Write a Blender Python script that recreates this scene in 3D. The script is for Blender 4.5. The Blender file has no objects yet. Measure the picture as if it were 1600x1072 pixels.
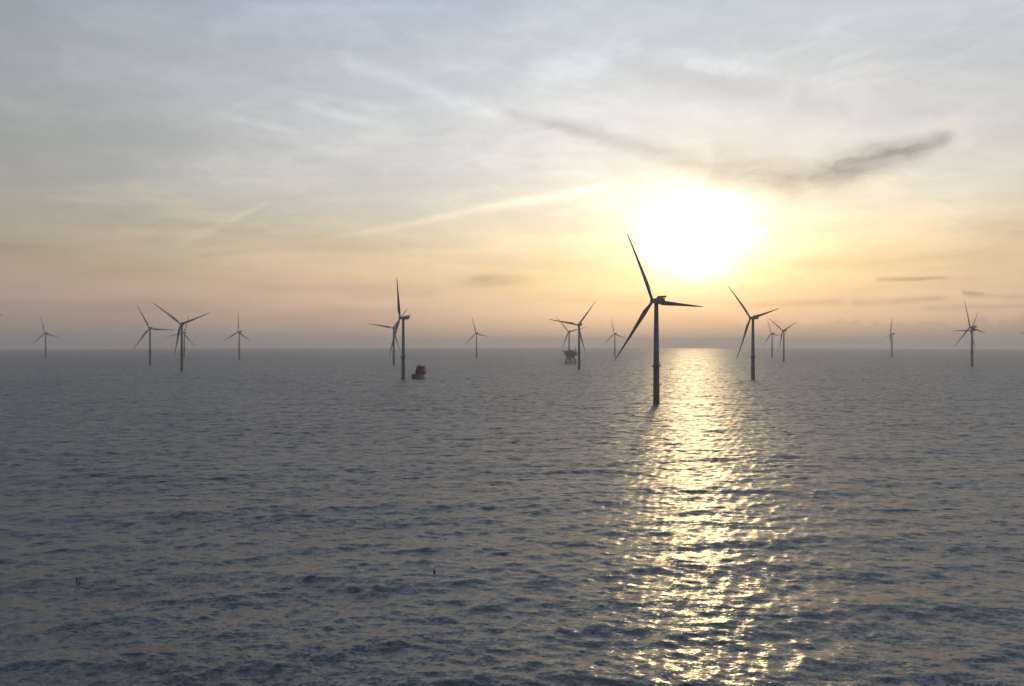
import bpy, bmesh, math, random
import numpy as np
from mathutils import Vector, Matrix

random.seed(7); rng = np.random.default_rng(11)
R = math.radians
sc = bpy.context.scene
COL = sc.collection
RE = 2.1e6            # radius of the curved sea (with refraction of the low haze)
H_CAM = 53.0
F = 1067.0 / 1600.0   # focal length / picture width
SUN_AZ, SUN_EL = R(14.9), R(8.4)
WIND = R(-7)         # bearing the waves come from (from +Y, clockwise)

# ------------------------------------------------------------------ helpers
def tag(o, label=None, cat=None, group=None, kind=None):
    if label: o['label'] = label
    if cat: o['category'] = cat
    if group: o['group'] = group
    if kind: o['kind'] = kind
    return o

def link_mesh(name, bm, mat, parent=None, smooth=False, angle=None):
    me = bpy.data.meshes.new(name)
    bmesh.ops.recalc_face_normals(bm, faces=bm.faces[:])
    bm.to_mesh(me); bm.free()
    if smooth:
        for p in me.polygons: p.use_smooth = True
        if angle: me.set_sharp_from_angle(angle=angle)
    me.materials.append(mat)
    o = bpy.data.objects.new(name, me); COL.objects.link(o)
    if parent: o.parent = parent
    return o

def empty(name, loc=(0, 0, 0), rz=0.0):
    o = bpy.data.objects.new(name, None); COL.objects.link(o)
    o.location = loc; o.rotation_euler = (0, 0, rz); o.empty_display_size = 1
    return o

def box(bm, x0, x1, y0, y1, z0, z1, bev=0.0, taper=None):
    vs = [bm.verts.new((x, y, z)) for z in (z0, z1) for x, y in ((x0, y0), (x1, y0), (x1, y1), (x0, y1))]
    fs = [(3, 2, 1, 0), (4, 5, 6, 7), (0, 1, 5, 4), (1, 2, 6, 5), (2, 3, 7, 6), (3, 0, 4, 7)]
    faces = [bm.faces.new([vs[i] for i in f]) for f in fs]
    if bev:
        es = list({e for f in faces for e in f.edges})
        bmesh.ops.bevel(bm, geom=es, offset=bev, segments=2, affect='EDGES', profile=0.6)
    return vs

def lathe(bm, prof, seg=32, axis='Z', cap=True, c=(0, 0, 0)):
    rings = []
    for r, h in prof:
        ring = []
        for i in range(seg):
            a = 2 * math.pi * i / seg
            p = (r * math.cos(a), r * math.sin(a), h)
            if axis == 'Y': p = (p[0], h, p[1])
            if axis == 'X': p = (h, p[0], p[1])
            ring.append(bm.verts.new((p[0] + c[0], p[1] + c[1], p[2] + c[2])))
        rings.append(ring)
    for a, b in zip(rings, rings[1:]):
        for i in range(seg):
            bm.faces.new((a[i], a[(i + 1) % seg], b[(i + 1) % seg], b[i]))
    if cap:
        bm.faces.new(list(reversed(rings[0]))); bm.faces.new(rings[-1])

def tube(bm, p, q, r, seg=8, r2=None):
    p, q = Vector(p), Vector(q); d = (q - p).normalized()
    u = d.orthogonal().normalized(); w = d.cross(u)
    rings = []
    for c, rr in ((p, r), (q, r if r2 is None else r2)):
        rings.append([bm.verts.new(c + (u * math.cos(2 * math.pi * i / seg) + w * math.sin(2 * math.pi * i / seg)) * rr) for i in range(seg)])
    a, b = rings
    for i in range(seg): bm.faces.new((a[i], a[(i + 1) % seg], b[(i + 1) % seg], b[i]))
    bm.faces.new(list(reversed(a))); bm.faces.new(b)

def ring_rail(bm, rad, z, h=1.15, n=20, r=0.05, seg=40):
    for k in (0.55, 1.0):
        pts = [(rad * math.cos(2 * math.pi * i / seg), rad * math.sin(2 * math.pi * i / seg), z + h * k) for i in range(seg)]
        for i in range(seg): tube(bm, pts[i], pts[(i + 1) % seg], r, 5)
    for i in range(n):
        a = 2 * math.pi * i / n
        tube(bm, (rad * math.cos(a), rad * math.sin(a), z), (rad * math.cos(a), rad * math.sin(a), z + h), r, 5)

def rect_rail(bm, x0, x1, y0, y1, z, h=1.1, r=0.05, step=1.6):
    cs = [(x0, y0), (x1, y0), (x1, y1), (x0, y1)]
    for i in range(4):
        a, b = cs[i], cs[(i + 1) % 4]
        for k in (0.5, 1.0):
            tube(bm, (a[0], a[1], z + h * k), (b[0], b[1], z + h * k), r, 5)
        n = max(1, int(math.hypot(b[0] - a[0], b[1] - a[1]) / step))
        for j in range(n):
            t = j / n
            x, y = a[0] + (b[0] - a[0]) * t, a[1] + (b[1] - a[1]) * t
            tube(bm, (x, y, z), (x, y, z + h), r, 5)

# ------------------------------------------------------------------ materials
def paint(name, col, rough=0.45, wear=0.12, stain=None, metallic=0.0):
    m = bpy.data.materials.new(name); m.use_nodes = True
    nt = m.node_tree; N, L = nt.nodes, nt.links
    b = N['Principled BSDF']
    tc = N.new('ShaderNodeTexCoord')
    n1 = N.new('ShaderNodeTexNoise'); n1.inputs['Scale'].default_value = 0.55; n1.inputs['Detail'].default_value = 6
    mp = N.new('ShaderNodeMapping'); mp.inputs['Scale'].default_value = (1, 1, 0.25)
    L.new(tc.outputs['Object'], mp.inputs['Vector']); L.new(mp.outputs['Vector'], n1.inputs['Vector'])
    mx = N.new('ShaderNodeMix'); mx.data_type = 'RGBA'
    mx.inputs['A'].default_value = (*[c * (1 - wear) for c in col], 1)
    mx.inputs['B'].default_value = (*[min(1, c * (1 + wear)) for c in col], 1)
    L.new(n1.outputs['Fac'], mx.inputs['Factor'])
    out = mx.outputs['Result']
    if stain:                       # marine growth and rust around the waterline
        z_top, scol = stain
        sx = N.new('ShaderNodeSeparateXYZ'); L.new(tc.outputs['Object'], sx.inputs[0])
        n2 = N.new('ShaderNodeTexNoise'); n2.inputs['Scale'].default_value = 1.3; n2.inputs['Detail'].default_value = 5
        L.new(tc.outputs['Object'], n2.inputs['Vector'])
        ad = N.new('ShaderNodeMath'); ad.operation = 'MULTIPLY_ADD'
        L.new(n2.outputs['Fac'], ad.inputs[0]); ad.inputs[1].default_value = 2.4; L.new(sx.outputs['Z'], ad.inputs[2])
        mr = N.new('ShaderNodeMapRange'); L.new(ad.outputs[0], mr.inputs['Value'])
        mr.inputs['From Min'].default_value = z_top + 0.6; mr.inputs['From Max'].default_value = z_top + 2.0
        m2 = N.new('ShaderNodeMix'); m2.data_type = 'RGBA'
        m2.inputs['A'].default_value = (*scol, 1); L.new(out, m2.inputs['B']); L.new(mr.outputs['Result'], m2.inputs['Factor'])
        out = m2.outputs['Result']
    L.new(out, b.inputs['Base Color'])
    rr = N.new('ShaderNodeMapRange'); L.new(n1.outputs['Fac'], rr.inputs['Value'])
    rr.inputs['To Min'].default_value = rough - 0.1; rr.inputs['To Max'].default_value = rough + 0.12
    L.new(rr.outputs['Result'], b.inputs['Roughness'])
    b.inputs['Metallic'].default_value = metallic
    return m

M_GREY = paint('turbine_light_grey_paint', (0.235, 0.235, 0.255), 0.42, 0.05)
M_BLADE = paint('blade_gelcoat', (0.235, 0.235, 0.255), 0.4, 0.04)
M_TP = paint('transition_grey_paint', (0.17, 0.165, 0.18), 0.5, 0.08)
M_YEL = paint('traffic_yellow_paint', (0.22, 0.17, 0.03), 0.5, 0.12, stain=(1.2, (0.035, 0.036, 0.022)))
M_STEEL = paint('galvanised_steel', (0.11, 0.11, 0.11), 0.5, 0.15, metallic=0.3)
M_DECK = paint('dark_deck_coating', (0.09, 0.05, 0.04), 0.7, 0.2)
M_HELI = paint('red_hoist_platform_paint', (0.30, 0.055, 0.035), 0.5, 0.12)
M_HULL = paint('red_hull_paint', (0.12, 0.009, 0.016), 0.45, 0.18)
M_HULL_LOW = paint('dark_boot_topping', (0.05, 0.035, 0.03), 0.6, 0.2)
M_SUPER = paint('maroon_superstructure_paint', (0.105, 0.009, 0.016), 0.45, 0.12)
M_WHITE = paint('white_marine_paint', (0.8, 0.8, 0.78), 0.35, 0.05)
M_DARK = paint('dark_steel_paint', (0.04, 0.042, 0.045), 0.5, 0.2)
M_GLASS = paint('dark_window_glass', (0.015, 0.018, 0.022), 0.15, 0.05)
M_TOPS = paint('substation_grey_cladding', (0.13, 0.125, 0.11), 0.6, 0.2)
M_JACK = paint('jacket_ochre_steel', (0.17, 0.145, 0.09), 0.6, 0.25, stain=(1.0, (0.03, 0.03, 0.02)))
M_BUOYR = paint('buoy_dark_red', (0.16, 0.016, 0.012), 0.5, 0.2)
M_BUOYD = paint('buoy_olive_post', (0.09, 0.085, 0.04), 0.6, 0.2)
M_BUOYY = paint('buoy_faded_yellow', (0.24, 0.21, 0.08), 0.6, 0.2)

# ------------------------------------------------------------------ the sea
def make_waves():
    lams = np.exp(np.linspace(math.log(1.3), math.log(58.0), 96))
    out = []
    lp = 27.0
    dl = math.log(lams[1] / lams[0])
    for lam in lams:
        lam *= math.exp(rng.normal(0, 0.012))
        k = 2 * math.pi / lam; kp = 2 * math.pi / lp
        mss = dl * math.exp(-1.0 * (kp / k) ** 2) * (0.0042 + 0.0095 * math.exp(-(math.log(lam / 3.4) / 0.42) ** 2))
        spread = R(17 + 27 * min(1.0, max(0.0, math.log(lp / lam) / math.log(16))))
        th = WIND + math.pi + rng.normal(0, 1) * spread
        a = math.sqrt(2 * mss) / k
        out.append((k * math.sin(th), k * math.cos(th), a, rng.uniform(0, 2 * math.pi), lam, math.sin(th), math.cos(th)))
    for lam in (47.0, 56.0, 66.0, 81.0):                     # low swell under the wind sea
        k = 2 * math.pi / lam; th = WIND + math.pi + rng.normal(0, 1) * R(10)
        out.append((k * math.sin(th), k * math.cos(th), 0.013 / k, rng.uniform(0, 2 * math.pi), lam, math.sin(th), math.cos(th)))
    return out
WAVES = make_waves()

def wave_height(x, y):
    z = -(x * x + y * y) / (2 * RE)
    return z + sum(a * math.sin(kx * x + ky * y + ph) for kx, ky, a, ph, lam, dx, dy in WAVES)

def build_sea():
    rs = [2.0]
    r = 30.0
    rs += [10.0, 20.0, 30.0]
    while r < 20000:
        if r < 88: d = 6.0
        elif r < 4200: d = min(max(0.0042 * r, 0.40), 3.6)
        else: d = max(3.6, 0.02 * (r - 4200) + 4.0)
        r += d; rs.append(r)
    rs = np.array(rs)
    drs = np.gradient(rs)
    dth = 0.0019
    dense = np.arange(-R(43), R(43), dth)
    coarse = np.arange(R(43) + R(1.0), 2 * math.pi - R(43), R(2.2))
    th = np.concatenate([dense, coarse])
    dts = np.concatenate([np.full(len(dense), dth), np.full(len(coarse), R(2.2))])
    nr, nt = len(rs), len(th)
    Rr = rs[:, None].astype(np.float32)
    sx = np.sin(th)[None, :].astype(np.float32); cy = np.cos(th)[None, :].astype(np.float32)
    X0 = (rs[:, None] * np.sin(th)[None, :]); Y0 = (rs[:, None] * np.cos(th)[None, :])
    Z = (-(rs[:, None] ** 2) / (2 * RE) * np.ones((1, nt)))
    DX = np.zeros((nr, nt), np.float32); DY = np.zeros((nr, nt), np.float32); DZ = np.zeros((nr, nt), np.float32)
    MISS = np.zeros((nr, nt), np.float32)
    dr_ = drs[:, None].astype(np.float32); dt_ = (rs[:, None] * dts[None, :]).astype(np.float32)
    for kx, ky, a, ph, lam, dx, dy in WAVES:
        kr = np.abs(kx * sx + ky * cy); kt = np.abs(kx * cy - ky * sx)
        step = np.maximum(kr * dr_, kt * dt_)
        w = np.clip((2.5 - step) / 1.2, 0, 1); w = w * w * (3 - 2 * w)
        MISS += 0.5 * (a * 2 * math.pi / lam) ** 2 * (1 - w * w)
        rows = np.where(w.max(axis=1) > 0)[0]
        if not len(rows): continue
        phs = np.mod(kx * X0[rows] + ky * Y0[rows] + ph, 2 * math.pi).astype(np.float32)
        ww = w[rows] * np.float32(a)
        DZ[rows] += ww * np.sin(phs)
        c = ww * np.cos(phs) * np.float32(1.05)
        DX[rows] += c * np.float32(dx); DY[rows] += c * np.float32(dy)
    co = np.stack([X0 + DX, Y0 + DY, Z + DZ], axis=-1).reshape(-1, 3).astype(np.float32)
    i = np.arange(nr - 1)[:, None]; j = np.arange(nt)[None, :]; j2 = (j + 1) % nt
    f = np.stack([i * nt + j, (i + 1) * nt + j, (i + 1) * nt + j2, i * nt + j2], axis=-1).reshape(-1, 4)[:, ::-1].astype(np.int32)
    # the small hole under the viewer is closed by one cap
    nf = len(f)
    me = bpy.data.meshes.new('sea')
    me.vertices.add(len(co)); me.vertices.foreach_set('co', co.ravel())
    me.loops.add(nf * 4 + nt); me.polygons.add(nf + 1)
    cap = np.arange(nt)[::-1].astype(np.int32)
    me.loops.foreach_set('vertex_index', np.concatenate([f.ravel(), cap]))
    ls = np.concatenate([np.arange(nf) * 4, [nf * 4]]).astype(np.int32)
    me.polygons.foreach_set('loop_start', ls)
    me.polygons.foreach_set('use_smooth', np.ones(nf + 1, dtype=bool))
    at = me.attributes.new('unresolved_slope', 'FLOAT', 'POINT')
    at.data.foreach_set('value', np.sqrt(MISS).ravel())
    me.update(calc_edges=True); me.validate()
    o = bpy.data.objects.new('sea', me); COL.objects.link(o)
    tag(o, 'grey blue open sea covered in small wind waves', kind='structure')
    # up-facing?
    if me.polygons[nf // 2].normal.z < 0: me.flip_normals()
    return o

def sea_material():
    m = bpy.data.materials.new('sea_water'); m.use_nodes = True
    nt = m.node_tree; N, L = nt.nodes, nt.links
    b = N['Principled BSDF']
    b.inputs['Base Color'].default_value = (0.021, 0.039, 0.048, 1)
    b.inputs['Roughness'].default_value = 0.17
    b.inputs['IOR'].default_value = 1.62
    tc = N.new('ShaderNodeTexCoord'); geo = N.new('ShaderNodeNewGeometry')
    def noise(scale, stretch, det, seed, turn=0.0):
        mp = N.new('ShaderNodeMapping')
        # crests lie across the wind
        mp.inputs['Rotation'].default_value = (0, 0, WIND + turn)
        mp.inputs['Scale'].default_value = (scale / stretch, scale, scale)
        mp.inputs['Location'].default_value = (seed, seed * 1.7, 0)
        L.new(tc.outputs['Object'], mp.inputs['Vector'])
        n = N.new('ShaderNodeTexNoise'); n.noise_dimensions = '2D'
        n.inputs['Scale'].default_value = 1.0; n.inputs['Detail'].default_value = det; n.inputs['Roughness'].default_value = 0.55
        L.new(mp.outputs['Vector'], n.inputs['Vector'])
        s = N.new('ShaderNodeVectorMath'); s.operation = 'SUBTRACT'
        L.new(n.outputs['Color'], s.inputs[0]); s.inputs[1].default_value = (0.5, 0.5, 0.5)
        return s.outputs[0]
    def mul(v, xyz):
        s = N.new('ShaderNodeVectorMath'); s.operation = 'MULTIPLY'
        L.new(v, s.inputs[0])
        if isinstance(xyz, tuple): s.inputs[1].default_value = xyz
        else: L.new(xyz, s.inputs[1])
        return s.outputs[0]
    def add(a, c):
        s = N.new('ShaderNodeVectorMath'); s.operation = 'ADD'; L.new(a, s.inputs[0]); L.new(c, s.inputs[1]); return s.outputs[0]
    def heavy(v):                       # mostly gentle with a few steep little faces
        a_ = N.new('ShaderNodeVectorMath'); a_.operation = 'ABSOLUTE'; L.new(v, a_.inputs[0])
        return mul(mul(v, a_.outputs[0]), (5.0, 5.0, 0.0))
    small = mul(add(heavy(noise(3.4, 2.6, 3.0, 3.1, 0.22)), heavy(noise(1.3, 3.2, 3.0, 7.7, -0.18))), (0.62, 1.10, 0.0))        # ripples of a few decimetres
    at = N.new('ShaderNodeAttribute'); at.attribute_name = 'unresolved_slope'
    cmb = N.new('ShaderNodeCombineXYZ')
    k = N.new('ShaderNodeMath'); k.operation = 'MULTIPLY'; L.new(at.outputs['Fac'], k.inputs[0]); k.inputs[1].default_value = 10.0
    L.new(k.outputs[0], cmb.inputs[0]); L.new(k.outputs[0], cmb.inputs[1])
    mid = mul(mul(add(heavy(noise(0.22, 2.8, 3.0, 9.4)), heavy(noise(0.55, 3.0, 2.0, 4.4, 0.2))), cmb.outputs[0]), (0.8, 1.5, 0.0))             # waves finer than the mesh
    al = N.new('ShaderNodeMath'); al.operation = 'MULTIPLY_ADD'; L.new(at.outputs['Fac'], al.inputs[0]); al.inputs[1].default_value = 1.25; al.inputs[2].default_value = 0.017
    sq = N.new('ShaderNodeMath'); sq.operation = 'SQRT'; L.new(al.outputs[0], sq.inputs[0]); L.new(sq.outputs[0], b.inputs['Roughness'])
    sf = N.new('ShaderNodeMapRange'); L.new(at.outputs['Fac'], sf.inputs['Value'])
    sf.inputs['From Min'].default_value = 0.04; sf.inputs['From Max'].default_value = 0.13; sf.inputs['To Min'].default_value = 1.0; sf.inputs['To Max'].default_value = 0.8
    cs = N.new('ShaderNodeCombineXYZ')
    for q in range(2): L.new(sf.outputs['Result'], cs.inputs[q])
    small = mul(small, cs.outputs[0])
    # gusts: patches of rougher water
    g = N.new('ShaderNodeTexNoise'); g.noise_dimensions = '2D'; g.inputs['Scale'].default_value = 0.011; g.inputs['Detail'].default_value = 3
    mg = N.new('ShaderNodeMapping'); mg.inputs['Rotation'].default_value = (0, 0, WIND); mg.inputs['Scale'].default_value = (0.55, 1, 1)
    L.new(tc.outputs['Object'], mg.inputs['Vector']); L.new(mg.outputs['Vector'], g.inputs['Vector'])
    gr = N.new('ShaderNodeMapRange'); L.new(g.outputs['Fac'], gr.inputs['Value'])
    gr.inputs['From Min'].default_value = 0.3; gr.inputs['From Max'].default_value = 0.7
    gr.inputs['To Min'].default_value = 0.65; gr.inputs['To Max'].default_value = 1.3
    cg = N.new('ShaderNodeCombineXYZ')
    for q in range(2): L.new(gr.outputs['Result'], cg.inputs[q])
    sl = mul(add(small, mid), cg.outputs[0])
    nn = N.new('ShaderNodeVectorMath'); nn.operation = 'NORMALIZE'
    L.new(add(geo.outputs['Normal'], sl), nn.inputs[0])
    L.new(nn.outputs[0], b.inputs['Normal'])
    return m

sea = build_sea(); sea.data.materials.append(sea_material())

# ------------------------------------------------------------------ wind turbines
HUB_H, TILT, CONE, OVER, BLADE = 90.0, R(5), R(2), 5.0, 65.3

def blade_bm():
    bm = bmesh.new()
    tab = [(0.022, 2.5, 1.0, 0), (0.05, 2.5, 1.0, 0), (0.085, 2.8, 0.82, 14), (0.13, 3.5, 0.55, 13), (0.19, 4.25, 0.38, 11),
           (0.25, 4.15, 0.31, 9), (0.33, 3.7, 0.27, 7), (0.45, 3.05, 0.24, 5), (0.58, 2.45, 0.21, 3), (0.70, 1.95, 0.19, 2),
           (0.82, 1.5, 0.18, 1), (0.91, 1.12, 0.17, 0), (0.965, 0.8, 0.16, 0), (0.99, 0.45, 0.16, 0), (1.0, 0.12, 0.2, 0)]
    n = 20; rings = []
    for t, c, th, tw in tab:
        circ = min(1.0, max(0.0, (th - 0.4) / 0.6)); ring = []
        ctr = 0.5 * circ + 0.32 * (1 - circ)
        for i in range(n):
            a = 2 * math.pi * i / n
            x = 0.5 - 0.5 * math.cos(a)                      # 0 leading edge .. 1 trailing edge
            y_c = 0.5 * math.sin(a) * th
            yt = 5 * th * (0.2969 * math.sqrt(max(x, 0)) - 0.126 * x - 0.3516 * x * x + 0.2843 * x ** 3 - 0.1015 * x ** 4)
            y_a = yt * (1.1 if math.sin(a) >= 0 else -0.8)
            y = y_c * circ + y_a * (1 - circ)
            px, py = (x - ctr) * c, y * c
            ca, sa = math.cos(R(tw)), math.sin(R(tw))
            ring.append(bm.verts.new((px * ca - py * sa, px * sa + py * ca + 2.2 * t ** 2.2, t * BLADE)))
        rings.append(ring)
    for a, b in zip(rings, rings[1:]):
        for i in range(n): bm.faces.new((a[i], a[(i + 1) % n], b[(i + 1) % n], b[i]))
    bm.faces.new(rings[0]); bm.faces.new(rings[-1])
    return bm

def loft_rect(bm, secs):
    """nacelle-like body along Y: (y, half width, z low, z high, corner)"""
    rings = []
    for y, hw, zl, zh, cr in secs:
        ring = []
        for cx, cz, a0 in ((hw - cr, zh - cr, 0), (-hw + cr, zh - cr, 90), (-hw + cr, zl + cr, 180), (hw - cr, zl + cr, 270)):
            for s in range(4):
                a = R(a0 + 30 * s); ring.append(bm.verts.new((cx + cr * math.cos(a), y, cz + cr * math.sin(a))))
        rings.append(ring)
    m = len(rings[0])
    for a, b in zip(rings, rings[1:]):
        for i in range(m): bm.faces.new((a[i], a[(i + 1) % m], b[(i + 1) % m], b[i]))
    bm.faces.new(rings[0]); bm.faces.new(rings[-1])

def make_turbine():
    root = empty('wind_turbine')
    bm = bmesh.new(); lathe(bm, [(2.75, -18), (2.75, 15.6), (2.95, 15.65), (2.95, 16.0)], 40)
    fnd = link_mesh('foundation', bm, M_YEL, root, True, R(35))
    bm = bmesh.new()
    for s in (-0.75, 0.75):
        tube(bm, (s, -3.75, -3), (s, -3.75, 13.5), 0.22); tube(bm, (s, -3.75, 13.5), (s, -2.7, 14.6), 0.22)
        for z in (1.5, 6, 11): tube(bm, (s, -3.75, z), (s, -2.6, z), 0.16)
    for k in range(40): tube(bm, (-0.3, -3.3, 0.5 + 0.38 * k), (0.3, -3.3, 0.5 + 0.38 * k), 0.03, 5)
    for s in (-0.3, 0.3): tube(bm, (s, -3.3, -1), (s, -3.3, 17.0), 0.05, 6)
    link_mesh('boat_landing', bm, M_YEL, fnd, True, R(35))
    bm = bmesh.new(); lathe(bm, [(2.65, 16.0), (2.6, 32.4)], 40)
    tp = link_mesh('transition_piece', bm, M_TP, root, True, R(35))
    bm = bmesh.new()
    lathe(bm, [(2.6, 16.05), (3.5, 16.05), (3.5, 16.25), (2.6, 16.25)], 40, cap=False)
    box(bm, 2.9, 4.6, -1.3, 1.3, 16.1, 16.32); box(bm, -4.4, -2.9, -1.1, 1.1, 16.1, 16.32)
    rect_rail(bm, 3.0, 4.5, -1.2, 1.2, 16.3); rect_rail(bm, -4.3, -3.0, -1.0, 1.0, 16.3)
    link_mesh('rest_platform', bm, M_STEEL, tp)
    bm = bmesh.new()
    lathe(bm, [(2.55, 32.4), (3.4, 32.4), (4.15, 32.75), (4.15, 33.05), (2.55, 33.05)], 40, cap=False)
    for k in range(12):
        a = 2 * math.pi * k / 12
        tube(bm, (2.6 * math.cos(a), 2.6 * math.sin(a), 31.0), (3.9 * math.cos(a), 3.9 * math.sin(a), 32.6), 0.10, 6)
    wp = link_mesh('work_platform', bm, M_STEEL, root, True, R(30))
    bm = bmesh.new(); ring_rail(bm, 4.05, 33.05)
    link_mesh('railing', bm, M_STEEL, wp)
    bm = bmesh.new()                                    # davit crane on the platform
    tube(bm, (3.2, 1.6, 33.05), (3.2, 1.6, 35.8), 0.16); tube(bm, (3.2, 1.6, 35.6), (5.0, 2.3, 36.3), 0.12)
    link_mesh('davit_crane', bm, M_STEEL, wp)
    bm = bmesh.new()
    lathe(bm, [(2.55, 33.0), (2.55, 33.5), (2.45, 45), (2.46, 45.05), (2.46, 45.25), (2.44, 45.3), (2.15, 66), (2.16, 66.05), (2.16, 66.25), (2.14, 66.3), (1.75, 87.0), (1.95, 87.2), (1.95, 88.1)], 48)
    tw = link_mesh('tower', bm, M_GREY, root, True, R(50))
    bm = bmesh.new(); box(bm, -0.55, 0.55, -2.68, -2.40, 33.3, 35.7, 0.06)
    link_mesh('door', bm, M_TP, tw)
    # nacelle: local +Y points upwind
    bm = bmesh.new()
    loft_rect(bm, [(3.3, 1.55, -1.55, 1.7, 0.7), (2.7, 1.9, -1.95, 2.05, 0.6), (0.5, 2.1, -2.1, 2.2, 0.45), (-5.0, 2.1, -2.1, 2.2, 0.45), (-8.0, 2.0, -1.7, 2.15, 0.45), (-9.2, 1.8, -1.2, 1.9, 0.4)])
    nac = link_mesh('nacelle', bm, M_GREY, root, True, R(40))
    bm = bmesh.new(); box(bm, -2.5, 2.5, -10.4, -4.4, 2.55, 2.8)
    for x in (-1.7, 1.7):
        for y in (-5.2, -8.2): tube(bm, (x, y, 1.9), (x, y, 2.6), 0.14, 6)
        tube(bm, (x, -9.0, 1.3), (x, -10.0, 2.6), 0.12, 6)
    rect_rail(bm, -2.45, 2.45, -10.35, -4.45, 2.8, 1.15, 0.06, 1.0)
    box(bm, -2.5, 2.5, -10.42, -10.36, 2.8, 3.7); box(bm, -2.52, -2.46, -10.36, -4.4, 2.8, 3.7); box(bm, 2.46, 2.52, -10.36, -4.4, 2.8, 3.7)
    link_mesh('helihoist_platform', bm, M_HELI, nac)
    bm = bmesh.new()
    box(bm, -1.2, 1.2, -3.6, -1.2, 2.22, 2.95, 0.12)
    link_mesh('cooler', bm, M_TP, nac)
    bm = bmesh.new()
    tube(bm, (1.4, -9.6, 2.8), (1.4, -9.6, 5.7), 0.07, 6); tube(bm, (1.4, -9.6, 5.0), (0.2, -9.6, 5.0), 0.05, 6)
    lathe(bm, [(0.02, 5.6), (0.2, 5.65), (0.2, 5.95), (0.02, 6.0)], 10, c=(1.4, -9.6, 0))
    link_mesh('weather_mast', bm, M_STEEL, nac)
    bm = bmesh.new()
    lathe(bm, [(1.5, -1.7), (1.85, -1.4), (1.95, -0.4), (1.9, 0.7), (1.6, 1.6), (1.0, 2.25), (0.35, 2.5)], 32, 'Y')
    for k in range(3):
        a = 2 * math.pi * k / 3
        d = Vector((math.sin(a), 0, math.cos(a))); tube(bm, d * 0.8, d * 2.1, 1.42, 24, 1.36)
    link_mesh('hub', bm, M_GREY, root, True, R(40))
    b0 = link_mesh('blade', blade_bm(), M_BLADE, root, True, R(60))
    for k in range(2):
        c = b0.copy(); COL.objects.link(c); c.parent = root
    return root

def children(o): return [c for c in bpy.data.objects if c.parent is o]

def copy_tree(o, parent=None):
    kids = KIDS[o]
    c = o.copy(); COL.objects.link(c)
    c.parent = parent
    KIDS[c] = [copy_tree(k, c) for k in kids]
    return c

def pose(root, x, y, yaw, phase, pitch=0.0):
    z = -(x * x + y * y) / (2 * RE)
    root.location = (x, y, z)
    up = Vector((math.sin(yaw) * math.cos(TILT), math.cos(yaw) * math.cos(TILT), math.sin(TILT)))
    side = Vector((math.cos(yaw), -math.sin(yaw), 0)); v = side.cross(up)
    hub = Vector((0, 0, HUB_H)) + up * OVER
    k = 0
    for c in KIDS[root]:
        n = c.name.split('.')[0]
        if n == 'nacelle':
            c.location = (0, 0, HUB_H + 0.2); c.rotation_euler = (0, 0, -yaw)
        elif n == 'hub':
            mat = Matrix((side, up, v)).transposed().to_4x4() @ Matrix.Rotation(phase, 4, 'Y')
            mat.translation = hub; c.matrix_basis = mat
        elif n == 'blade':
            a = phase + k * 2 * math.pi / 3; k += 1
            d = math.cos(a) * v + math.sin(a) * side; t = -math.sin(a) * v + math.cos(a) * side
            zz = (d * math.cos(CONE) + up * math.sin(CONE)).normalized(); yy = (up - zz * up.dot(zz)).normalized(); xx = yy.cross(zz)
            mat = Matrix((xx, yy, zz)).transposed().to_4x4() @ Matrix.Rotation(pitch, 4, 'Z'); mat.translation = hub; c.matrix_basis = mat

TURBINES = [   # x, y, bearing the rotor faces, blade phase, label
    (127, 601, -28.6, 93.2, 'largest and nearest wind turbine, yellow foot in the glitter, one blade crossing the sun glow'),
    (356, 1009, -26.8, 76.1, 'second turbine from the sun glitter on its right side, yellow foot clear of the glitter'),
    (-161, 1011, -86.5, 93.8, 'turbine with its rotor seen edge-on, standing right beside the dark red ship'),
    (-289, 1669, -33.4, 38.3, 'smaller turbine just left of the one by the red ship, blades crossing its upright blade'),
    (-643, 1330, -48.6, 67.4, 'tall turbine on the left with blades spread in a Y, a fainter turbine behind it'),
    (-1176, 2451, -52.6, 16.3, 'small faint turbine peeping out right behind the tower of the tall Y-shaped left one'),
    (-909, 1715, -46.8, 93.4, 'mid-sized turbine on the left, just left of the Y-shaped one, a blade pointing right'),
    (-1680, 2460, -67.6, 104.5, 'small faint turbine standing alone nearest the left edge of the view, whole in the frame'),
    (-888, 2223, -60.3, 118.7, 'small turbine standing alone with one blade straight up, between Y-shaped and edge-on ones'),
    (-130, 2503, -31.2, 103.1, 'small faint turbine standing alone between the red ship and the offshore substation'),
    (183, 2187, -21.4, 77.0, 'faint turbine whose tower rises from behind the offshore substation platform'),
    (137, 1395, -20.9, 39.4, 'mid-sized turbine just right of the offshore substation, one blade pointing left'),
    (399, 2650, -26.5, 105.5, 'small faint turbine under the lower left blade of the largest turbine'),
    (980, 2573, -32.4, 97.4, 'fainter left one of the close pair of small turbines right of the glitter'),
    (804, 2020, -22.3, 64.9, 'darker right one of the close pair of small turbines, blades in a Y'),
    (1463, 2629, -51.6, 16.0, 'small slim turbine standing alone far right, rotor seen almost from the side'),
    (1067, 1584, -21.1, 101.8, 'nearer of two overlapping turbines far right, with the longer blades'),
    (1346, 1998, -18.5, 29.0, 'farther of two overlapping turbines far right, tower hidden behind the nearer one'),
    (-697, 857, -30.0, 90.0, 'turbine outside the left edge, only its dark blade tip showing'),
    (2022, 2500, -28.0, 30.0, 'turbine outside the right edge, only its faint blade tip showing'),
]
proto = make_turbine()
KIDS = {}
for o in list(bpy.data.objects): KIDS[o] = children(o)

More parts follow.
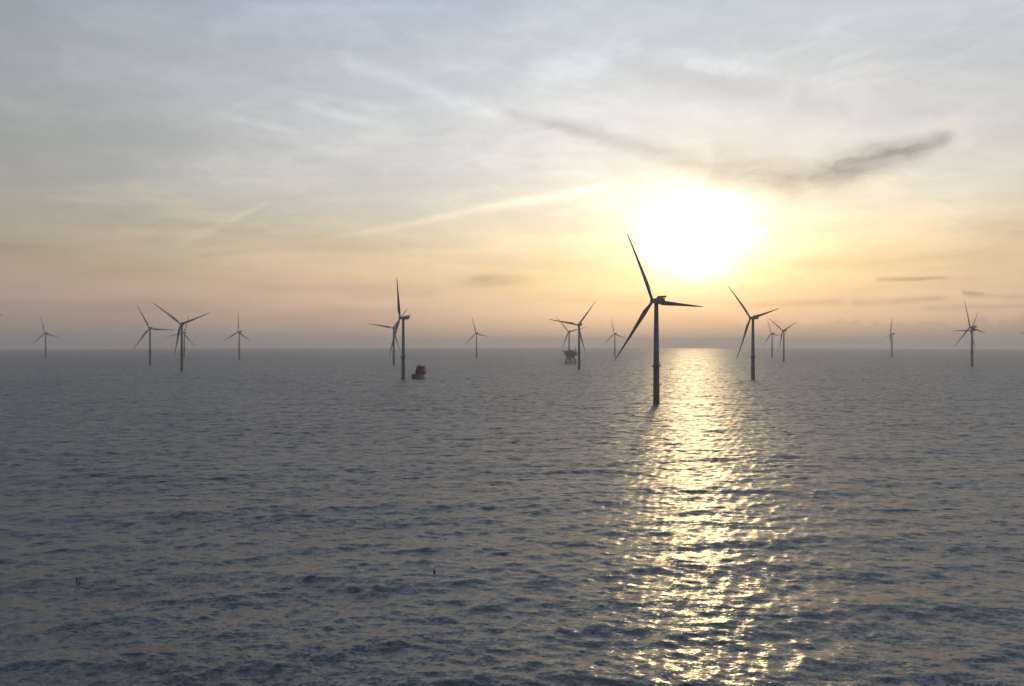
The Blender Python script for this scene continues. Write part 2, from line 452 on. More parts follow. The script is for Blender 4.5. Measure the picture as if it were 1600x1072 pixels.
def tip_x(x, y, yaw, a):        # picture coordinate (0..1600) of a blade tip
    yaw, a = R(yaw), R(a)
    up = Vector((math.sin(yaw) * math.cos(TILT), math.cos(yaw) * math.cos(TILT), math.sin(TILT)))
    side = Vector((math.cos(yaw), -math.sin(yaw), 0)); v = side.cross(up)
    d = (math.cos(a) * v + math.sin(a) * side) * math.cos(CONE) + up * math.sin(CONE)
    p = Vector((x, y, HUB_H - (x * x + y * y) / (2 * RE))) + up * (OVER + 2.2) + d * BLADE
    return p

for i, (x, y, yaw, ph, lab) in enumerate(TURBINES):
    if i == 18:                                            # slide along so only the tip reaches into view
        for _ in range(20):
            p = tip_x(x, y, yaw, ph); x += (5.5 - 800) / 1067 * p.y - p.x
    if i == 19:
        for _ in range(20):
            p = tip_x(x, y, yaw, ph + 240); x += (1591 - 800) / 1067 * p.y - p.x
    t = proto if i == 0 else copy_tree(proto)
    pose(t, x, y, R(yaw), R(ph), R(82) if i in (2, 15) else 0.0)      # two stand still with feathered blades
    tag(t, lab, 'wind turbine', 'offshore wind turbines standing in the sea')

# ------------------------------------------------------------------ ship
def hull_sections(bm, L, B, zt, closed=True):
    secs = []
    n = 16
    for i in range(n + 1):
        t = i / n; x = t * L
        w = B / 2 * (1.0 if t < 0.6 else max(0.02, (1 - ((t - 0.6) / 0.4) ** 2.2)))
        wl = w * (0.95 if t < 0.55 else max(0.03, 0.95 - 0.5 * ((t - 0.55) / 0.45)))
        top = zt(t); rake = 2.6 * max(0, (t - 0.8) / 0.2)
        secs.append([bm.verts.new(p) for p in ((x + rake, w, top), (x + rake * 0.4, (w + wl) / 2, 1.5), (x, wl, -0.6), (x, wl * 0.7, -4.0),
                                               (x, -wl * 0.7, -4.0), (x, -wl, -0.6), (x + rake * 0.4, -(w + wl) / 2, 1.5), (x + rake, -w, top))])
    for a, b in zip(secs, secs[1:]):
        for j in range(8): bm.faces.new((a[j], a[(j + 1) % 8], b[(j + 1) % 8], b[j]))
    bm.faces.new(list(reversed(secs[0]))); bm.faces.new(secs[-1])

def make_ship():
    x0, y0 = (650.0 - 800) / 1067 * 1013, 1013.0
    root = empty('service_ship', (x0, y0, -y0 * y0 / (2 * RE)), R(90 - 8.0))
    B = 13.6
    bm = bmesh.new(); hull_sections(bm, 40, B, lambda t: 4.6 if t < 0.52 else 4.6 + 3.4 * min(1, (t - 0.52) / 0.1))
    hull = link_mesh('hull', bm, M_HULL, root, True, R(30))
    bm = bmesh.new()                                            # rubbing strakes
    for z in (2.2, 3.8):
        box(bm, -0.25, 21, -B / 2 - 0.18, -B / 2 + 0.1, z, z + 0.35); box(bm, -0.25, 21, B / 2 - 0.1, B / 2 + 0.18, z, z + 0.35)
        box(bm, -0.27, 0.05, -B / 2 - 0.05, B / 2 + 0.05, z + 0.02, z + 0.33)
    link_mesh('fender', bm, M_DARK, hull)
    bm = bmesh.new()                                            # high cargo rail round the aft deck
    for s in (-1, 1):
        box(bm, 0.0, 21, s * 6.15 - 0.12, s * 6.15 + 0.12, 4.6, 7.3)
        for k in range(11): box(bm, 0.3 + 1.9 * k, 0.55 + 1.9 * k, s * 6.34 - 0.1, s * 6.34 + 0.1, 4.61, 7.35)
    box(bm, -0.02, 0.22, -6.0, 6.0, 4.62, 7.0)
    link_mesh('cargo_rail', bm, M_HULL, hull)
    bm = bmesh.new()
    box(bm, 21.2, 35.0, -6.7, 6.7, 4.8, 10.4, 0.25); box(bm, 21.8, 34.0, -6.6, 6.6, 10.42, 13.4, 0.25)
    box(bm, 22.3, 33.5, -6.3, 6.3, 13.42, 15.6, 0.2)
    sup = link_mesh('superstructure', bm, M_SUPER, root)
    for z, hw, xa, xb in ((8.2, 6.7, 21.2, 35.0), (11.6, 6.6, 21.8, 34.0)):
        bm = bmesh.new(); box(bm, xa - 0.04, xb + 0.04, -hw - 0.04, hw + 0.04, z, z + 0.8, 0.02)
        link_mesh('window_band', bm, M_GLASS, sup)
    for z, hw, xa, xb in ((10.41, 6.9, 20.6, 35.2), (13.41, 6.8, 21.2, 34.3)):
        bm = bmesh.new()
        box(bm, xa, xb, -hw, hw, z - 0.12, z + 0.0 - 0.01)
        rect_rail(bm, xa + 0.1, xb - 0.1, -hw + 0.1, hw - 0.1, z, 1.05, 0.05, 1.5)
        link_mesh('deck_railing', bm, M_DARK, sup)
    bm = bmesh.new()                                            # bridge with wings
    box(bm, 22.6, 32.8, -5.6, 5.6, 15.62, 16.5, 0.1); box(bm, 22.4, 33.2, -5.9, 5.9, 17.75, 18.1, 0.1)
    box(bm, 25.5, 30.5, -7.4, 7.4, 15.61, 15.9, 0.05)
    brg = link_mesh('bridge', bm, M_SUPER, root)
    bm = bmesh.new(); box(bm, 22.9, 32.6, -5.4, 5.4, 16.5, 17.75, 0.05)
    link_mesh('bridge_window', bm, M_GLASS, brg)
    for s in (-1, 1):                                           # funnels
        bm = bmesh.new()
        box(bm, 19.2, 21.1, s * 4.9 - 1.0, s * 4.9 + 1.0, 4.7, 14.5, 0.2)
        tube(bm, (20.2, s * 4.9, 14.4), (19.9, s * 4.9, 16.2), 0.4)
        link_mesh('funnel', bm, M_SUPER, root)
    bm = bmesh.new()
    tube(bm, (27, 2.6, 18.05), (27, 2.6, 21.4), 0.28); tube(bm, (27, 0.6, 20.6), (27, 4.6, 20.6), 0.12); box(bm, 26, 28, 0.4, 4.8, 19.2, 19.45)
    tube(bm, (27, 2.6, 19.3), (26, 9.0, 18.6), 0.2); tube(bm, (27, 2.6, 19.0), (27, -5.6, 19.0), 0.12); box(bm, 26.2, 27.8, 1.2, 4.0, 18.08, 19.2, 0.1)
    tube(bm, (27, -1.6, 18.05), (27, -1.6, 20.8), 0.14); tube(bm, (27, -5.5, 18.05), (27, -5.5, 21.6), 0.15)
    link_mesh('mast', bm, M_DARK, root)
    bm = bmesh.new()
    bmesh.ops.create_uvsphere(bm, u_segments=20, v_segments=14, radius=0.95, matrix=Matrix.Translation((24.2, -3.7, 19.0)))
    tube(bm, (24.2, -3.7, 18.05), (24.2, -3.7, 18.4), 0.35)
    link_mesh('radome', bm, M_WHITE, root, True)
    bm = bmesh.new()
    prof = [(0.05, -2.6), (0.55, -2.2), (0.9, -1.2), (0.95, 0), (0.9, 1.2), (0.55, 2.2), (0.05, 2.6)]
    lathe(bm, prof, 16, 'X', c=(23.5, -7.3, 12.3))
    link_mesh('lifeboat', bm, M_WHITE, root, True)
    bm = bmesh.new()
    tube(bm, (17.5, 5.6, 4.8), (17.5, 5.6, 9.5), 0.4); tube(bm, (17.5, 5.6, 9.4), (10, 5.0, 10.6), 0.25)
    link_mesh('deck_crane', bm, M_DARK, root)
    tag(root, 'dark red offshore service ship with tall forward bridge lying beside a turbine foot', 'ship')
make_ship()

# ------------------------------------------------------------------ substation
def make_substation():
    y0 = 1810.0; x0 = (891.5 - 800) / 1067 * y0
    root = empty('offshore_substation', (x0, y0, -(x0 * x0 + y0 * y0) / (2 * RE)), R(6))
    bm = bmesh.new()
    hb, ht = (14.5, 11.5), (9.5, 8.5)
    def leg(sx, sy, z):
        t = (15.5 - z) / 15.5
        return (sx * (ht[0] + (hb[0] - ht[0]) * t), sy * (ht[1] + (hb[1] - ht[1]) * t), z)
    for sx in (-1, 1):
        for sy in (-1, 1): tube(bm, leg(sx, sy, -20), leg(sx, sy, 15.5), 0.95, 16)
    for s in (-1, 1):
        for a, b in ((1.8, 14.6), (14.6, 1.8)):
            tube(bm, leg(-1, s, a), leg(1, s, b), 0.45, 10); tube(bm, leg(s, -1, a), leg(s, 1, b), 0.45, 10)
        tube(bm, leg(-1, s, 1.6), leg(1, s, 1.6), 0.5, 10); tube(bm, leg(s, -1, 1.6), leg(s, 1, 1.6), 0.5, 10)
    for k in range(5): tube(bm, (-5 + 2.4 * k, -8.5, -12), (-5 + 2.4 * k, -8.0, 15), 0.4, 8)        # cable tubes
    tube(bm, (0.0, 0, -12), (0.0, 0, 15), 1.1, 12)
    link_mesh('jacket', bm, M_JACK, root, True, R(40))
    bm = bmesh.new()
    box(bm, -9.5, 9.5, -9, 9, 15.2, 20.0, 0.15)
    for k in range(6): box(bm, -9.2 + 3.2 * k, -8.7 + 3.2 * k, -9.3, 9.3, 15.0, 20.05)
    link_mesh('cable_deck', bm, M_TOPS, root)
    bm = bmesh.new()
    box(bm, -14.5, 15.2, -12, 12, 20.1, 21.0); box(bm, -15.6, 15.6, -12.6, 12.6, 25.6, 26.3); box(bm, -16.6, 13.0, -12.6, 12.6, 32.0, 32.8)
    for s in (-1, 1):
        for k in range(10): tube(bm, (-14.2 + 3.15 * k, s * 12.3, 21), (-14.2 + 3.15 * k, s * 12.3, 32), 0.25, 6)
    rect_rail(bm, -15.4, 15.4, -12.5, 12.5, 26.3, 1.1, 0.07, 2.0); rect_rail(bm, -14.4, 15.0, -11.9, 11.9, 21.0, 1.1, 0.07, 2.0)
    link_mesh('module_deck', bm, M_STEEL, root)
    for m in ((-13.4, -3.2, -11.4, 11.2, 21.0, 25.6), (-2.6, 5.4, -11.6, 11.4, 21.0, 25.6), (6.0, 14.2, -10.8, 11, 21.0, 25.4),
              (-14.2, -5.0, -11.8, 11.2, 26.3, 32.0), (-4.4, 7.2, -11.2, 11.2, 26.3, 32.0), (7.8, 14.0, -10.5, 10.5, 26.3, 30.2)):
        bm = bmesh.new(); box(bm, *m, 0.1)
        n = int((m[1] - m[0]) / 1.1)
        for k in range(n): box(bm, m[0] + 0.4 + 1.1 * k, m[0] + 0.7 + 1.1 * k, m[2] - 0.15, m[2] + 0.02, m[4] + 0.4, m[5] - 0.4)
        link_mesh('topside_module', bm, M_TOPS, root)
    bm = bmesh.new()
    box(bm, -3.5, 3.0, -7, 7, 32.8, 35.0, 0.15); box(bm, 2.9, 9.5, -6, 6, 32.8, 34.2, 0.15)
    link_mesh('roof_equipment', bm, M_TOPS, root)
    bm = bmesh.new(); lathe(bm, [(8.6, 33.0), (9.4, 33.2), (9.4, 33.7)], 8, c=(-14.8, -2, 0))
    for k in range(4): tube(bm, (-14.0, -8 + 4 * k, 26.5), (-20.5, -7 + 3.4 * k, 33.0), 0.3, 6)
    link_mesh('helideck', bm, M_STEEL, root)
    bm = bmesh.new()
    tube(bm, (12.0, -8, 30), (12.0, -8, 38.0), 0.7, 10); tube(bm, (12.0, -8, 37.5), (3.5, -8.6, 35.6), 0.3, 8)
    tube(bm, (14.0, 4, 30), (14.0, 4, 44.5), 0.28, 6); box(bm, 11.0, 13.2, -9.1, -6.9, 36.6, 38.4, 0.1)
    link_mesh('crane', bm, M_JACK, root)
    tag(root, 'boxy offshore substation platform on braced jacket legs with helideck on its left', 'substation')
make_substation()

# ------------------------------------------------------------------ marker buoys
def buoy(px, py, build, label, tilt=(0, 0)):
    y = H_CAM * 1067 / (py - 536); x = (px - 800) / 1067 * y
    root = empty('marker_buoy', (x, y, wave_height(x, y))); root.rotation_euler = (tilt[0], tilt[1], 0.4)
    build(root); tag(root, label, 'buoy', 'marker buoys floating in the near sea')

def spar(root, m, h, w):
    bm = bmesh.new(); lathe(bm, [(w * 0.3, -0.5), (w, -0.25), (w * 1.05, 0.25), (w * 0.8, h * 0.45), (w * 0.3, h * 0.52), (0.04, h * 0.55)], 20)
    link_mesh('float_body', bm, m, root, True, R(50))
    bm = bmesh.new(); tube(bm, (0, 0, h * 0.5), (0, 0, h * 0.9), 0.045, 8); link_mesh('pole', bm, M_DARK, root)
    bm = bmesh.new(); lathe(bm, [(0.03, h * 0.72), (w * 0.6, h * 0.76), (w * 0.55, h * 0.92), (0.03, h * 0.97)], 14)
    link_mesh('topmark', bm, m, root, True, R(50))

def twin(root):
    for sx, m, h, n in ((-0.28, M_BUOYD, 1.25, 'dark_post'), (0.22, M_BUOYY, 0.95, 'yellow_post')):
        bm = bmesh.new(); lathe(bm, [(0.13, -0.6), (0.15, 0.1), (0.13, h * 0.8), (0.06, h), (0.02, h + 0.05)], 14, c=(sx, 0, 0))
        link_mesh(n, bm, m, root, True, R(50))
    bm = bmesh.new(); lathe(bm, [(0.2, -0.3), (0.5, -0.12), (0.55, 0.08), (0.2, 0.18)], 18); link_mesh('float_body', bm, M_BUOYY, root, True, R(50))

buoy(678.5, 896, lambda r: spar(r, M_BUOYR, 1.45, 0.24), 'small dark red spar buoy with topmark floating left of the sun glitter', (0.03, 0.05))
buoy(122.5, 911, twin, 'small yellowish twin-post buoy floating in the lower left water', (0.02, -0.06))

# ------------------------------------------------------------------ haze
def make_haze():
    bm = bmesh.new(); box(bm, -20400, 20400, -20400, 20400, -100.0, 175.0)
    m = bpy.data.materials.new('sea_haze'); m.use_nodes = True
    nt = m.node_tree; nt.nodes.remove(nt.nodes['Principled BSDF'])
    v = nt.nodes.new('ShaderNodeVolumePrincipled')
    v.inputs['Color'].default_value = (0.99, 0.94, 0.90, 1); v.inputs['Density'].default_value = HAZE_DENSITY; v.inputs['Anisotropy'].default_value = 0.45
    nt.links.new(v.outputs['Volume'], nt.nodes['Material Output'].inputs['Volume'])
    o = link_mesh('haze', bm, m); tag(o, 'thin pale sea haze that fades the far turbines', kind='stuff')
HAZE_DENSITY = 1.3e-4
make_haze()

# ------------------------------------------------------------------ sky
def make_sky():
    w = bpy.data.worlds.new('World'); sc.world = w; w.use_nodes = True
    nt = w.node_tree; N, L = nt.nodes, nt.links
    bg = N['Background']; bg.inputs['Strength'].default_value = 0.1
    def math_(op, a, b=None, c=None, clamp=False):
        n = N.new('ShaderNodeMath'); n.operation = op; n.use_clamp = clamp
        for i, v in enumerate((a, b, c)):
            if v is None: continue
            if isinstance(v, (int, float)): n.inputs[i].default_value = v
            else: L.new(v, n.inputs[i])
        return n.outputs[0]
    def vec(op, a, b=None, s=None, out=0):
        n = N.new('ShaderNodeVectorMath'); n.operation = op
        for i, v in enumerate((a, b)):
            if v is None: continue
            if isinstance(v, (tuple, list, Vector)): n.inputs[i].default_value = tuple(v)
            else: L.new(v, n.inputs[i])
        if s is not None:
            if isinstance(s, (int, float)): n.inputs['Scale'].default_value = s
            else: L.new(s, n.inputs['Scale'])
        return n.outputs['Value'] if op in ('DOT_PRODUCT', 'LENGTH') else n.outputs[0]
    def mix(f, a, b, blend='MIX'):
        n = N.new('ShaderNodeMix'); n.data_type = 'RGBA'; n.blend_type = blend; n.clamp_factor = True
        for k, v in (('Factor', f), ('A', a), ('B', b)):
            if isinstance(v, (int, float)): n.inputs[k].default_value = v
            elif isinstance(v, tuple): n.inputs[k].default_value = (*v, 1)
            else: L.new(v, n.inputs[k])
        return n.outputs['Result']
    def mapr(v, a, b, c=0.0, d=1.0, smooth=True):
        n = N.new('ShaderNodeMapRange'); n.interpolation_type = 'SMOOTHSTEP' if smooth else 'LINEAR'
        L.new(v, n.inputs['Value'])
        for k, x in zip(('From Min', 'From Max', 'To Min', 'To Max'), (a, b, c, d)): n.inputs[k].default_value = x
        return n.outputs['Result']
    def lin(c):
        return tuple((x / 255 / 12.92) if x < 10 else ((x / 255 + 0.055) / 1.055) ** 2.4 for x in c)
    def ramp(fac, stops):
        n = N.new('ShaderNodeValToRGB'); L.new(fac, n.inputs['Fac']); cr = n.color_ramp; cr.interpolation = 'LINEAR'
        while len(cr.elements) < len(stops): cr.elements.new(0.5)
        for e, (p, c) in zip(cr.elements, stops): e.position = p; e.color = (*lin(c), 1)
        return n.outputs['Color']
    tc = N.new('ShaderNodeTexCoord'); D = tc.outputs['Generated']
    sx = N.new('ShaderNodeSeparateXYZ'); L.new(D, sx.inputs[0]); X, Y, Z = sx.outputs
    DEG = 180 / math.pi
    el = math_('MULTIPLY', math_('ARCSINE', Z), DEG)
    az = math_('MULTIPLY', math_('ARCTAN2', X, Y), DEG)
    sund = Vector((math.sin(SUN_AZ) * math.cos(SUN_EL), math.cos(SUN_AZ) * math.cos(SUN_EL), math.sin(SUN_EL)))
    sa = math_('MULTIPLY', math_('ARCCOSINE', math_('MINIMUM', vec('DOT_PRODUCT', D, sund), 1.0)), DEG)
    # azimuth away from the sun, 0..180
    ud = Vector((math.sin(SUN_AZ), math.cos(SUN_AZ), 0))
    flat = vec('NORMALIZE', vec('MULTIPLY', D, (1, 1, 0)))
    da = math_('MULTIPLY', math_('ARCCOSINE', math_('MINIMUM', math_('MAXIMUM', vec('DOT_PRODUCT', flat, ud), -1.0), 1.0)), DEG)

    # warp used by all clouds
    cmb = N.new('ShaderNodeCombineXYZ'); L.new(az, cmb.inputs[0]); L.new(el, cmb.inputs[1]); P = cmb.outputs[0]
    def noise(vecin, scale, det, rough=0.55, sc3=(1, 1, 1), rot=0.0, loc=(0, 0, 0)):
        mp = N.new('ShaderNodeMapping'); mp.inputs['Scale'].default_value = sc3; mp.inputs['Rotation'].default_value = (0, 0, rot); mp.inputs['Location'].default_value = loc
        L.new(vecin, mp.inputs['Vector'])
        n = N.new('ShaderNodeTexNoise'); n.inputs['Scale'].default_value = scale; n.inputs['Detail'].default_value = det; n.inputs['Roughness'].default_value = rough
        L.new(mp.outputs['Vector'], n.inputs['Vector'])
        return n
    w1 = vec('SUBTRACT', noise(P, 0.13, 4, 0.6, (1, 1.6, 1)).outputs['Color'], (0.5, 0.5, 0.5))
    w2 = vec('SUBTRACT', noise(P, 0.55, 4, 0.6, (1, 1.8, 1), loc=(5, 2, 0)).outputs['Color'], (0.5, 0.5, 0.5))

    elr = math_('DIVIDE', math_('ADD', el, vec('DOT_PRODUCT', w1, (0, 2.2, 0))), 90.0, clamp=True)
    def s(*stops): return [(e / 90.0, c) for e, c in stops]
    far = ramp(elr, s((0, (150, 133, 124)), (1.4, (162, 143, 131)), (3.2, (178, 154, 142)), (6.0, (180, 161, 142)), (10, (173, 169, 157)), (14, (168, 171, 167)), (19, (165, 172, 177)), (25, (151, 161, 179)), (32, (160, 174, 197)), (48, (145, 160, 186)), (90, (98, 118, 152))))
    mid = ramp(elr, s((0, (184, 160, 143)), (1.4, (197, 170, 151)), (3.2, (218, 187, 164)), (5.5, (226, 198, 163)), (8.5, (222, 204, 178)), (12, (213, 209, 200)), (17, (206, 209, 211)), (22, (199, 207, 217)), (27, (182, 194, 213)), (33, (178, 191, 210)), (48, (150, 165, 190)), (90, (98, 118, 152))))
    near = ramp(elr, s((0, (222, 186, 155)), (1.4, (233, 195, 161)), (2.8, (243, 206, 168)), (5, (250, 218, 166)), (8, (253, 231, 190)), (11, (248, 238, 220)), (15, (234, 232, 229)), (20, (218, 222, 226)), (26, (194, 206, 219)), (33, (188, 200, 214)), (48, (156, 170, 194)), (90, (98, 118, 152))))
    back = ramp(elr, s((0, (74, 80, 96)), (10, (82, 91, 112)), (30, (96, 110, 140)), (90, (98, 118, 152))))
    c = mix(mapr(da, 8, 30), near, mid)
    c = mix(mapr(da, 24, 54), c, far)
    c = mix(mapr(da, 60, 130), c, back)

    # thin high cloud: stretched streaks on a flat layer, seen in perspective
    zc = math_('ADD', math_('MAXIMUM', Z, 0.0), 0.09)
    pl = vec('DIVIDE', D, None)
    dv = N.new('ShaderNodeVectorMath'); dv.operation = 'DIVIDE'; L.new(D, dv.inputs[0])
    cz = N.new('ShaderNodeCombineXYZ')
    for q in range(3): L.new(zc, cz.inputs[q])
    L.new(cz.outputs[0], dv.inputs[1]); PL = vec('ADD', dv.outputs[0], vec('SCALE', w1, s=0.5))
    ci = noise(PL, 1.0, 6, 0.6, (0.55, 2.2, 0.0), R(24), (3, 1, 0)).outputs['Fac']
    ci2 = noise(PL, 0.7, 5, 0.55, (1.6, 0.55, 0.0), R(-20), (8, 4, 0)).outputs['Fac']
    cim = math_('MULTIPLY', mapr(ci, 0.36, 0.72, -0.05, 0.07), mapr(el, 3, 14))
    cim2 = math_('MULTIPLY', mapr(ci2, 0.35, 0.7, -0.03, 0.04), mapr(el, 5, 16))
    front = mapr(da, 60, 110, 1.0, 0.3)
    gain = math_('ADD', math_('MULTIPLY', math_('ADD', cim, cim2), front), 1.0)
    c = vec('SCALE', c, s=gain)
    warm = math_('MULTIPLY', mapr(ci, 0.45, 0.75, 0, 0.35), front)
    c = mix(warm, c, vec('MULTIPLY', c, (1.03, 0.99, 0.93)))
    big = noise(P, 0.07, 3, 0.5, (1, 1.5, 1), 0, (11, 3, 0)).outputs['Fac']
    PW3 = vec('ADD', P, vec('SCALE', w1, s=5.0))
    wl = noise(PW3, 0.34, 8, 0.62, (0.22, 1.25, 1), R(-13), (1, 6, 0)).outputs['Fac']
    wr = noise(PW3, 0.34, 8, 0.62, (0.20, 1.2, 1), R(17), (7, 2, 0)).outputs['Fac']
    wlm = math_('MULTIPLY', mapr(wl, 0.40, 0.70, -0.045, 0.11), mapr(big, 0.42, 0.58, 1.0, 0.15))
    wrm = math_('MULTIPLY', mapr(wr, 0.40, 0.70, -0.03, 0.07), mapr(big, 0.42, 0.58, 0.15, 1.0))
    fine = math_('MULTIPLY', math_('ADD', wlm, wrm), math_('MULTIPLY', mapr(el, 2, 9), front))
    c = vec('SCALE', c, s=math_('ADD', fine, 1.0))
    c = mix(math_('MULTIPLY', mapr(fine, 0.0, 0.12, 0, 0.8), 1.0), c, vec('MULTIPLY', c, (1.03, 0.985, 0.94)))
    # low stratus texture near the horizon
    lo = noise(P, 0.30, 5, 0.55, (0.16, 1.5, 1), 0.0, (2, 9, 0)).outputs['Fac']
    lom = math_('MULTIPLY', mapr(lo, 0.4, 0.72, 0.05, -0.13), math_('MULTIPLY', mapr(el, 0.3, 2.5), mapr(el, 6, 11, 1, 0)))
    c = vec('SCALE', c, s=math_('ADD', lom, 1.0))

    # single streaks (contrails, cloud bars): distance to a line in azimuth / elevation
    def ang(px, py):
        u, v = (px - 800) / 1067, (536 - py) / 1067
        return (math.degrees(math.atan(u)), math.degrees(math.atan(v / math.hypot(1, u))), 0)
    Pw = vec('ADD', P, vec('ADD', vec('SCALE', w1, s=0.5), vec('SCALE', w2, s=0.8)))
    Pw = vec('MULTIPLY', Pw, (1, 1, 0))
    Ps = vec('MULTIPLY', vec('ADD', P, vec('ADD', vec('SCALE', w1, s=0.35), vec('SCALE', w2, s=0.2))), (1, 1, 0))
    def streak(p0, p1, wd0, wd1, amp, fade=(0.15, 0.15), src=None, amp1=None):
        A, B = Vector(ang(*p0)), Vector(ang(*p1)); d = B - A; src = Ps if src is None else src
        rel = vec('SUBTRACT', src, tuple(A))
        t = math_('DIVIDE', vec('DOT_PRODUCT', rel, tuple(d)), d.length_squared)
        tcl = math_('MINIMUM', math_('MAXIMUM', t, 0.0), 1.0)
        off = vec('SUBTRACT', rel, vec('SCALE', tuple(d), s=tcl))
        dist = vec('LENGTH', off)
        wd = mapr(tcl, 0, 1, wd0 * 57.3 / 1067, wd1 * 57.3 / 1067, False)
        q = math_('DIVIDE', dist, wd)
        g = math_('POWER', 2.718, math_('MULTIPLY', math_('MULTIPLY', q, q), -1.0))
        if fade[0]: g = math_('MULTIPLY', g, mapr(tcl, 0, fade[0]))
        if fade[1]: g = math_('MULTIPLY', g, mapr(tcl, 1 - fade[1], 1.0, 1.0, 0.0))
        if amp1 is None: return math_('MULTIPLY', g, amp)
        return math_('MULTIPLY', g, mapr(tcl, 0, 1, amp, amp1, False))
    def most(xs):
        r = xs[0]
        for x in xs[1:]: r = math_('MAXIMUM', r, x)
        return r
    def total(xs):
        r = xs[0]
        for x in xs[1:]: r = math_('ADD', r, x)
        return r
    wisp = noise(Pw, 0.9, 6, 0.65, (0.6, 1.6, 1), R(-12)).outputs['Fac']
    wisp2 = noise(vec('ADD', Pw, vec('SCALE', w2, s=0.7)), 0.8, 6, 0.58, (0.55, 1.9, 1), R(14), (3, 3, 0)).outputs['Fac']
    wv = mapr(wisp, 0.28, 0.7, 0.65, 1.3)
    bright = most([
        streak((460, 382), (760, 325), 5, 6, 0.08, (0.3, 0), amp1=0.20), streak((760, 325), (1000, 280), 6, 7, 0.20, (0.0, 0.4), amp1=0.36),
        streak((268, 386), (345, 350), 8, 5, 0.09, (0.3, 0), amp1=0.12), streak((345, 350), (428, 312), 5, 3, 0.12, (0, 0.3)),
        streak((300, 168), (490, 212), 6, 4, 0.11, (0.3, 0.2)), streak((515, 90), (620, 122), 13, 9, 0.10, (0.3, 0), amp1=0.15), streak((620, 122), (800, 188), 9, 13, 0.15, (0, 0.2), amp1=0.12),
        streak((450, 158), (640, 205), 6, 8, 0.11), streak((150, 250), (700, 205), 10, 16, 0.06, (0.3, 0.2)), streak((60, 305), (210, 320), 3, 2, 0.06), streak((90, 90), (330, 110), 14, 9, 0.05),
        streak((770, 291), (792, 301), 1.4, 1.4, 0.07, (0.1, 0.1)), streak((180, 362), (245, 362), 6, 4, 0.09), streak((1060, 92), (1230, 118), 13, 9, 0.12),
        streak((820, 120), (1010, 60), 28, 22, 0.13), streak((1230, 345), (1600, 320), 9, 12, 0.05), streak((1280, 320), (1600, 290), 5, 8, 0.05), streak((700, 12), (360, 6), 5, 8, 0.06)])
    c = vec('SCALE', c, s=math_('ADD', math_('MULTIPLY', bright, wv), 1.0))

    # glow of the veiled sun
    lowcut = mapr(el, 0.5, 6.5, 0.05, 1.0)
    sv = vec('DIVIDE', vec('SUBTRACT', P, (math.degrees(SUN_AZ), math.degrees(SUN_EL), 0)), (1.22, 0.92, 1.0))
    sl = vec('LENGTH', vec('MULTIPLY', vec('ADD', sv, vec('ADD', vec('SCALE', w2, s=1.6), vec('SCALE', w1, s=3.0))), (1, 1, 0)))
    isfront = mapr(da, 70, 90, 1, 0)
    def gauss(wd, amp):
        q = math_('DIVIDE', sl, wd)
        return math_('MULTIPLY', math_('MULTIPLY', math_('POWER', 2.718, math_('MULTIPLY', math_('MULTIPLY', q, q), -1.0)), amp), isfront)
    g1 = vec('SCALE', (1.0, 0.93, 0.74), s=math_('MULTIPLY', gauss(2.3, 4.0), mapr(el, 1.0, 5.5, 0.02, 1.0)))
    g2 = vec('SCALE', (1.0, 0.87, 0.54), s=math_('MULTIPLY', gauss(6.8, 0.26), lowcut))
    g2 = vec('ADD', g2, vec('SCALE', (1.0, 0.90, 0.66), s=math_('MULTIPLY', gauss(4.4, 0.45), lowcut)))
    g3 = vec('SCALE', (1.0, 0.70, 0.34), s=math_('MULTIPLY', gauss(12.0, 0.085), mapr(el, 0.0, 6.0, 0.35, 1.0)))
    glow = vec('ADD', g1, vec('ADD', g2, g3))
    GLOW = glow; BASE = c

    # darker clouds in front of the glow
    dark = most([
        streak((775, 172), (905, 205), 7, 10, 0.10, (0.25, 0), Pw, 0.27), streak((905, 205), (1010, 234), 10, 12, 0.24, (0, 0), Pw, 0.24),
        streak((1010, 234), (1110, 262), 12, 20, 0.27, (0, 0), Pw, 0.36), streak((1090, 258), (1240, 280), 30, 30, 0.40, (0.2, 0), Pw, 0.50),
        streak((1215, 286), (1330, 264), 21, 25, 0.44, (0.12, 0), Pw, 0.60), streak((1310, 268), (1400, 240), 25, 18, 0.62, (0, 0), Pw, 0.58),
        streak((1390, 243), (1505, 210), 18, 7, 0.58, (0, 0.3), Pw, 0.46), streak((1130, 245), (1300, 255), 18, 14, 0.10, (0.3, 0.3), Pw),
        streak((930, 84), (1060, 122), 14, 17, 0.12, (0.3, 0), Pw), streak((1060, 122), (1240, 140), 17, 20, 0.12, (0, 0.2), Pw), streak((1230, 145), (1350, 180), 20, 12, 0.14, (0.2, 0.3), Pw),
        streak((1270, 150), (1620, 60), 40, 60, 0.10, (0.4, 0), Pw)])
    wv2 = mapr(wisp2, 0.3, 0.7, 0.82, 1.25)
    c = vec('ADD', BASE, vec('SCALE', GLOW, s=mapr(wisp2, 0.3, 0.7, 0.78, 1.2)))
    dk = math_('MULTIPLY', dark, wv2, clamp=True)
    c = vec('MULTIPLY', c, mix(dk, (1, 1, 1), (0.14, 0.125, 0.165)))
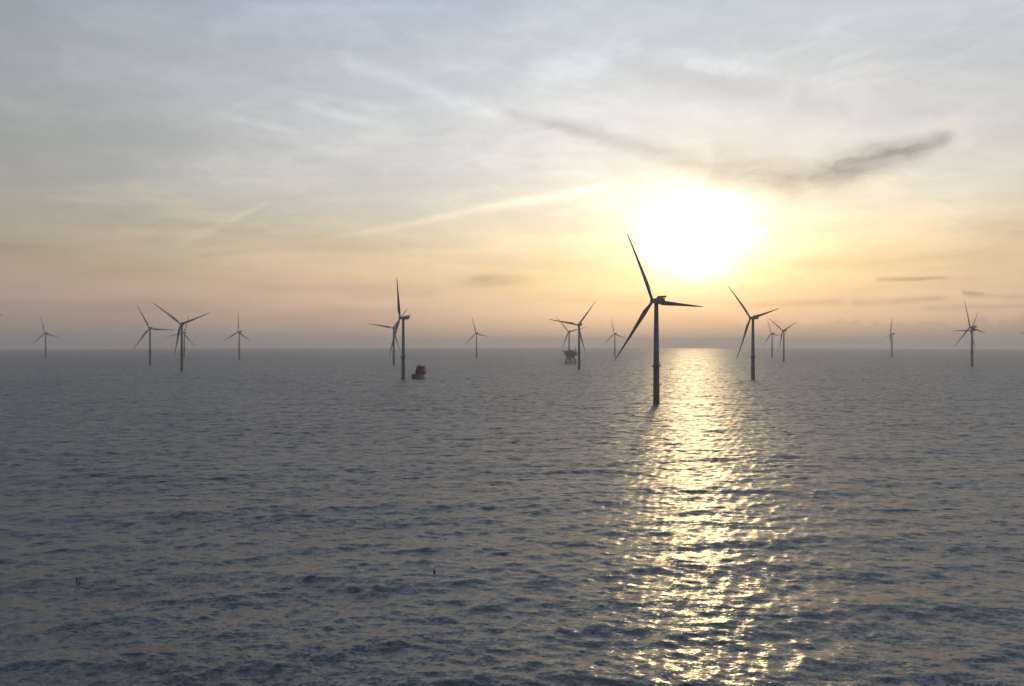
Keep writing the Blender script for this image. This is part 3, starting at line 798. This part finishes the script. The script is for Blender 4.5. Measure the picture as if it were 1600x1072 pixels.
    low = total([
        streak((1360, 438), (1490, 434), 3.2, 2.5, 0.48), streak((1110, 476), (1330, 472), 3.5, 5, 0.26, (0.3, 0.1)), streak((1320, 473), (1500, 466), 5, 4, 0.36, (0.1, 0.2)),
        streak((1430, 482), (1620, 478), 4, 3, 0.24), streak((1500, 462), (1640, 465), 3, 3, 0.28), streak((1500, 459), (1540, 459), 3, 2, 0.4),
        streak((690, 440), (850, 437), 12, 9, 0.36, (0.4, 0.4)), streak((520, 462), (700, 458), 8, 8, 0.10), streak((950, 474), (1010, 473), 3, 2, 0.12),
        streak((300, 400), (430, 388), 4, 3, 0.12), streak((1480, 352), (1640, 360), 16, 20, 0.20, (0.4, 0)), streak((1330, 395), (1600, 405), 14, 16, 0.09), streak((1230, 410), (1420, 420), 8, 8, 0.10)])
    c = vec('MULTIPLY', c, mix(math_('MULTIPLY', low, wv, clamp=True), (1, 1, 1), (0.30, 0.31, 0.36)))
    # cloud bank low on the right: hazy tops about one and a half degrees up
    bk = noise(P, 0.45, 5, 0.55, (1, 0.0, 1), 0, (4, 0, 0)).outputs['Fac']
    top = math_('ADD', mapr(bk, 0.3, 0.7, 0.7, 2.3, False), 0.0)
    bank = math_('MULTIPLY', mapr(math_('SUBTRACT', el, top), -0.12, 0.14, 1.0, 0.0), mapr(az, 13, 20, 0.0, 0.30))
    bank = math_('MULTIPLY', bank, isfront)
    c = vec('MULTIPLY', c, mix(bank, (1, 1, 1), (0.45, 0.50, 0.62)))

    sky = N.new('ShaderNodeTexSky'); sky.sky_type = 'NISHITA'; sky.sun_disc = False
    sky.sun_elevation = SUN_EL; sky.sun_rotation = SUN_AZ; sky.air_density = 1.3; sky.dust_density = 2.5; sky.ozone_density = 1.5
    cover = vec('SCALE', c, s=10.0)                      # the cloud veil, in the sky texture's units
    fin = mix(0.94, sky.outputs['Color'], cover)
    L.new(fin, bg.inputs['Color'])
    w.cycles.sampling_method = 'MANUAL'; w.cycles.sample_map_resolution = 2048
make_sky()

# ------------------------------------------------------------------ sun, camera, render settings
sl = bpy.data.lights.new('sun', 'SUN'); sl.energy = 0.27; sl.angle = R(3.0); sl.color = (1.0, 0.70, 0.34)
so = bpy.data.objects.new('sun', sl); COL.objects.link(so)
sd = Vector((math.sin(SUN_AZ) * math.cos(SUN_EL), math.cos(SUN_AZ) * math.cos(SUN_EL), math.sin(SUN_EL)))
so.rotation_euler = sd.to_track_quat('Z', 'Y').to_euler(); so.location = (0, 0, 400)

cam = bpy.data.cameras.new('camera'); co = bpy.data.objects.new('camera', cam); COL.objects.link(co)
co.location = (0, 0, H_CAM); co.rotation_euler = (R(90), 0, 0)
cam.sensor_fit = 'HORIZONTAL'; cam.sensor_width = 36; cam.lens = 36 * F; cam.clip_start = 0.5; cam.clip_end = 60000
sc.camera = co
sc.view_settings.view_transform = 'Standard'; sc.view_settings.look = 'None'; sc.view_settings.exposure = 0; sc.view_settings.gamma = 1
cy = sc.cycles
cy.max_bounces = 6; cy.diffuse_bounces = 2; cy.glossy_bounces = 3; cy.transmission_bounces = 2; cy.volume_bounces = 1; cy.transparent_max_bounces = 8
cy.caustics_reflective = False; cy.caustics_refractive = False
cy.sample_clamp_indirect = 4.0; cy.use_denoising = True; cy.use_adaptive_sampling = False
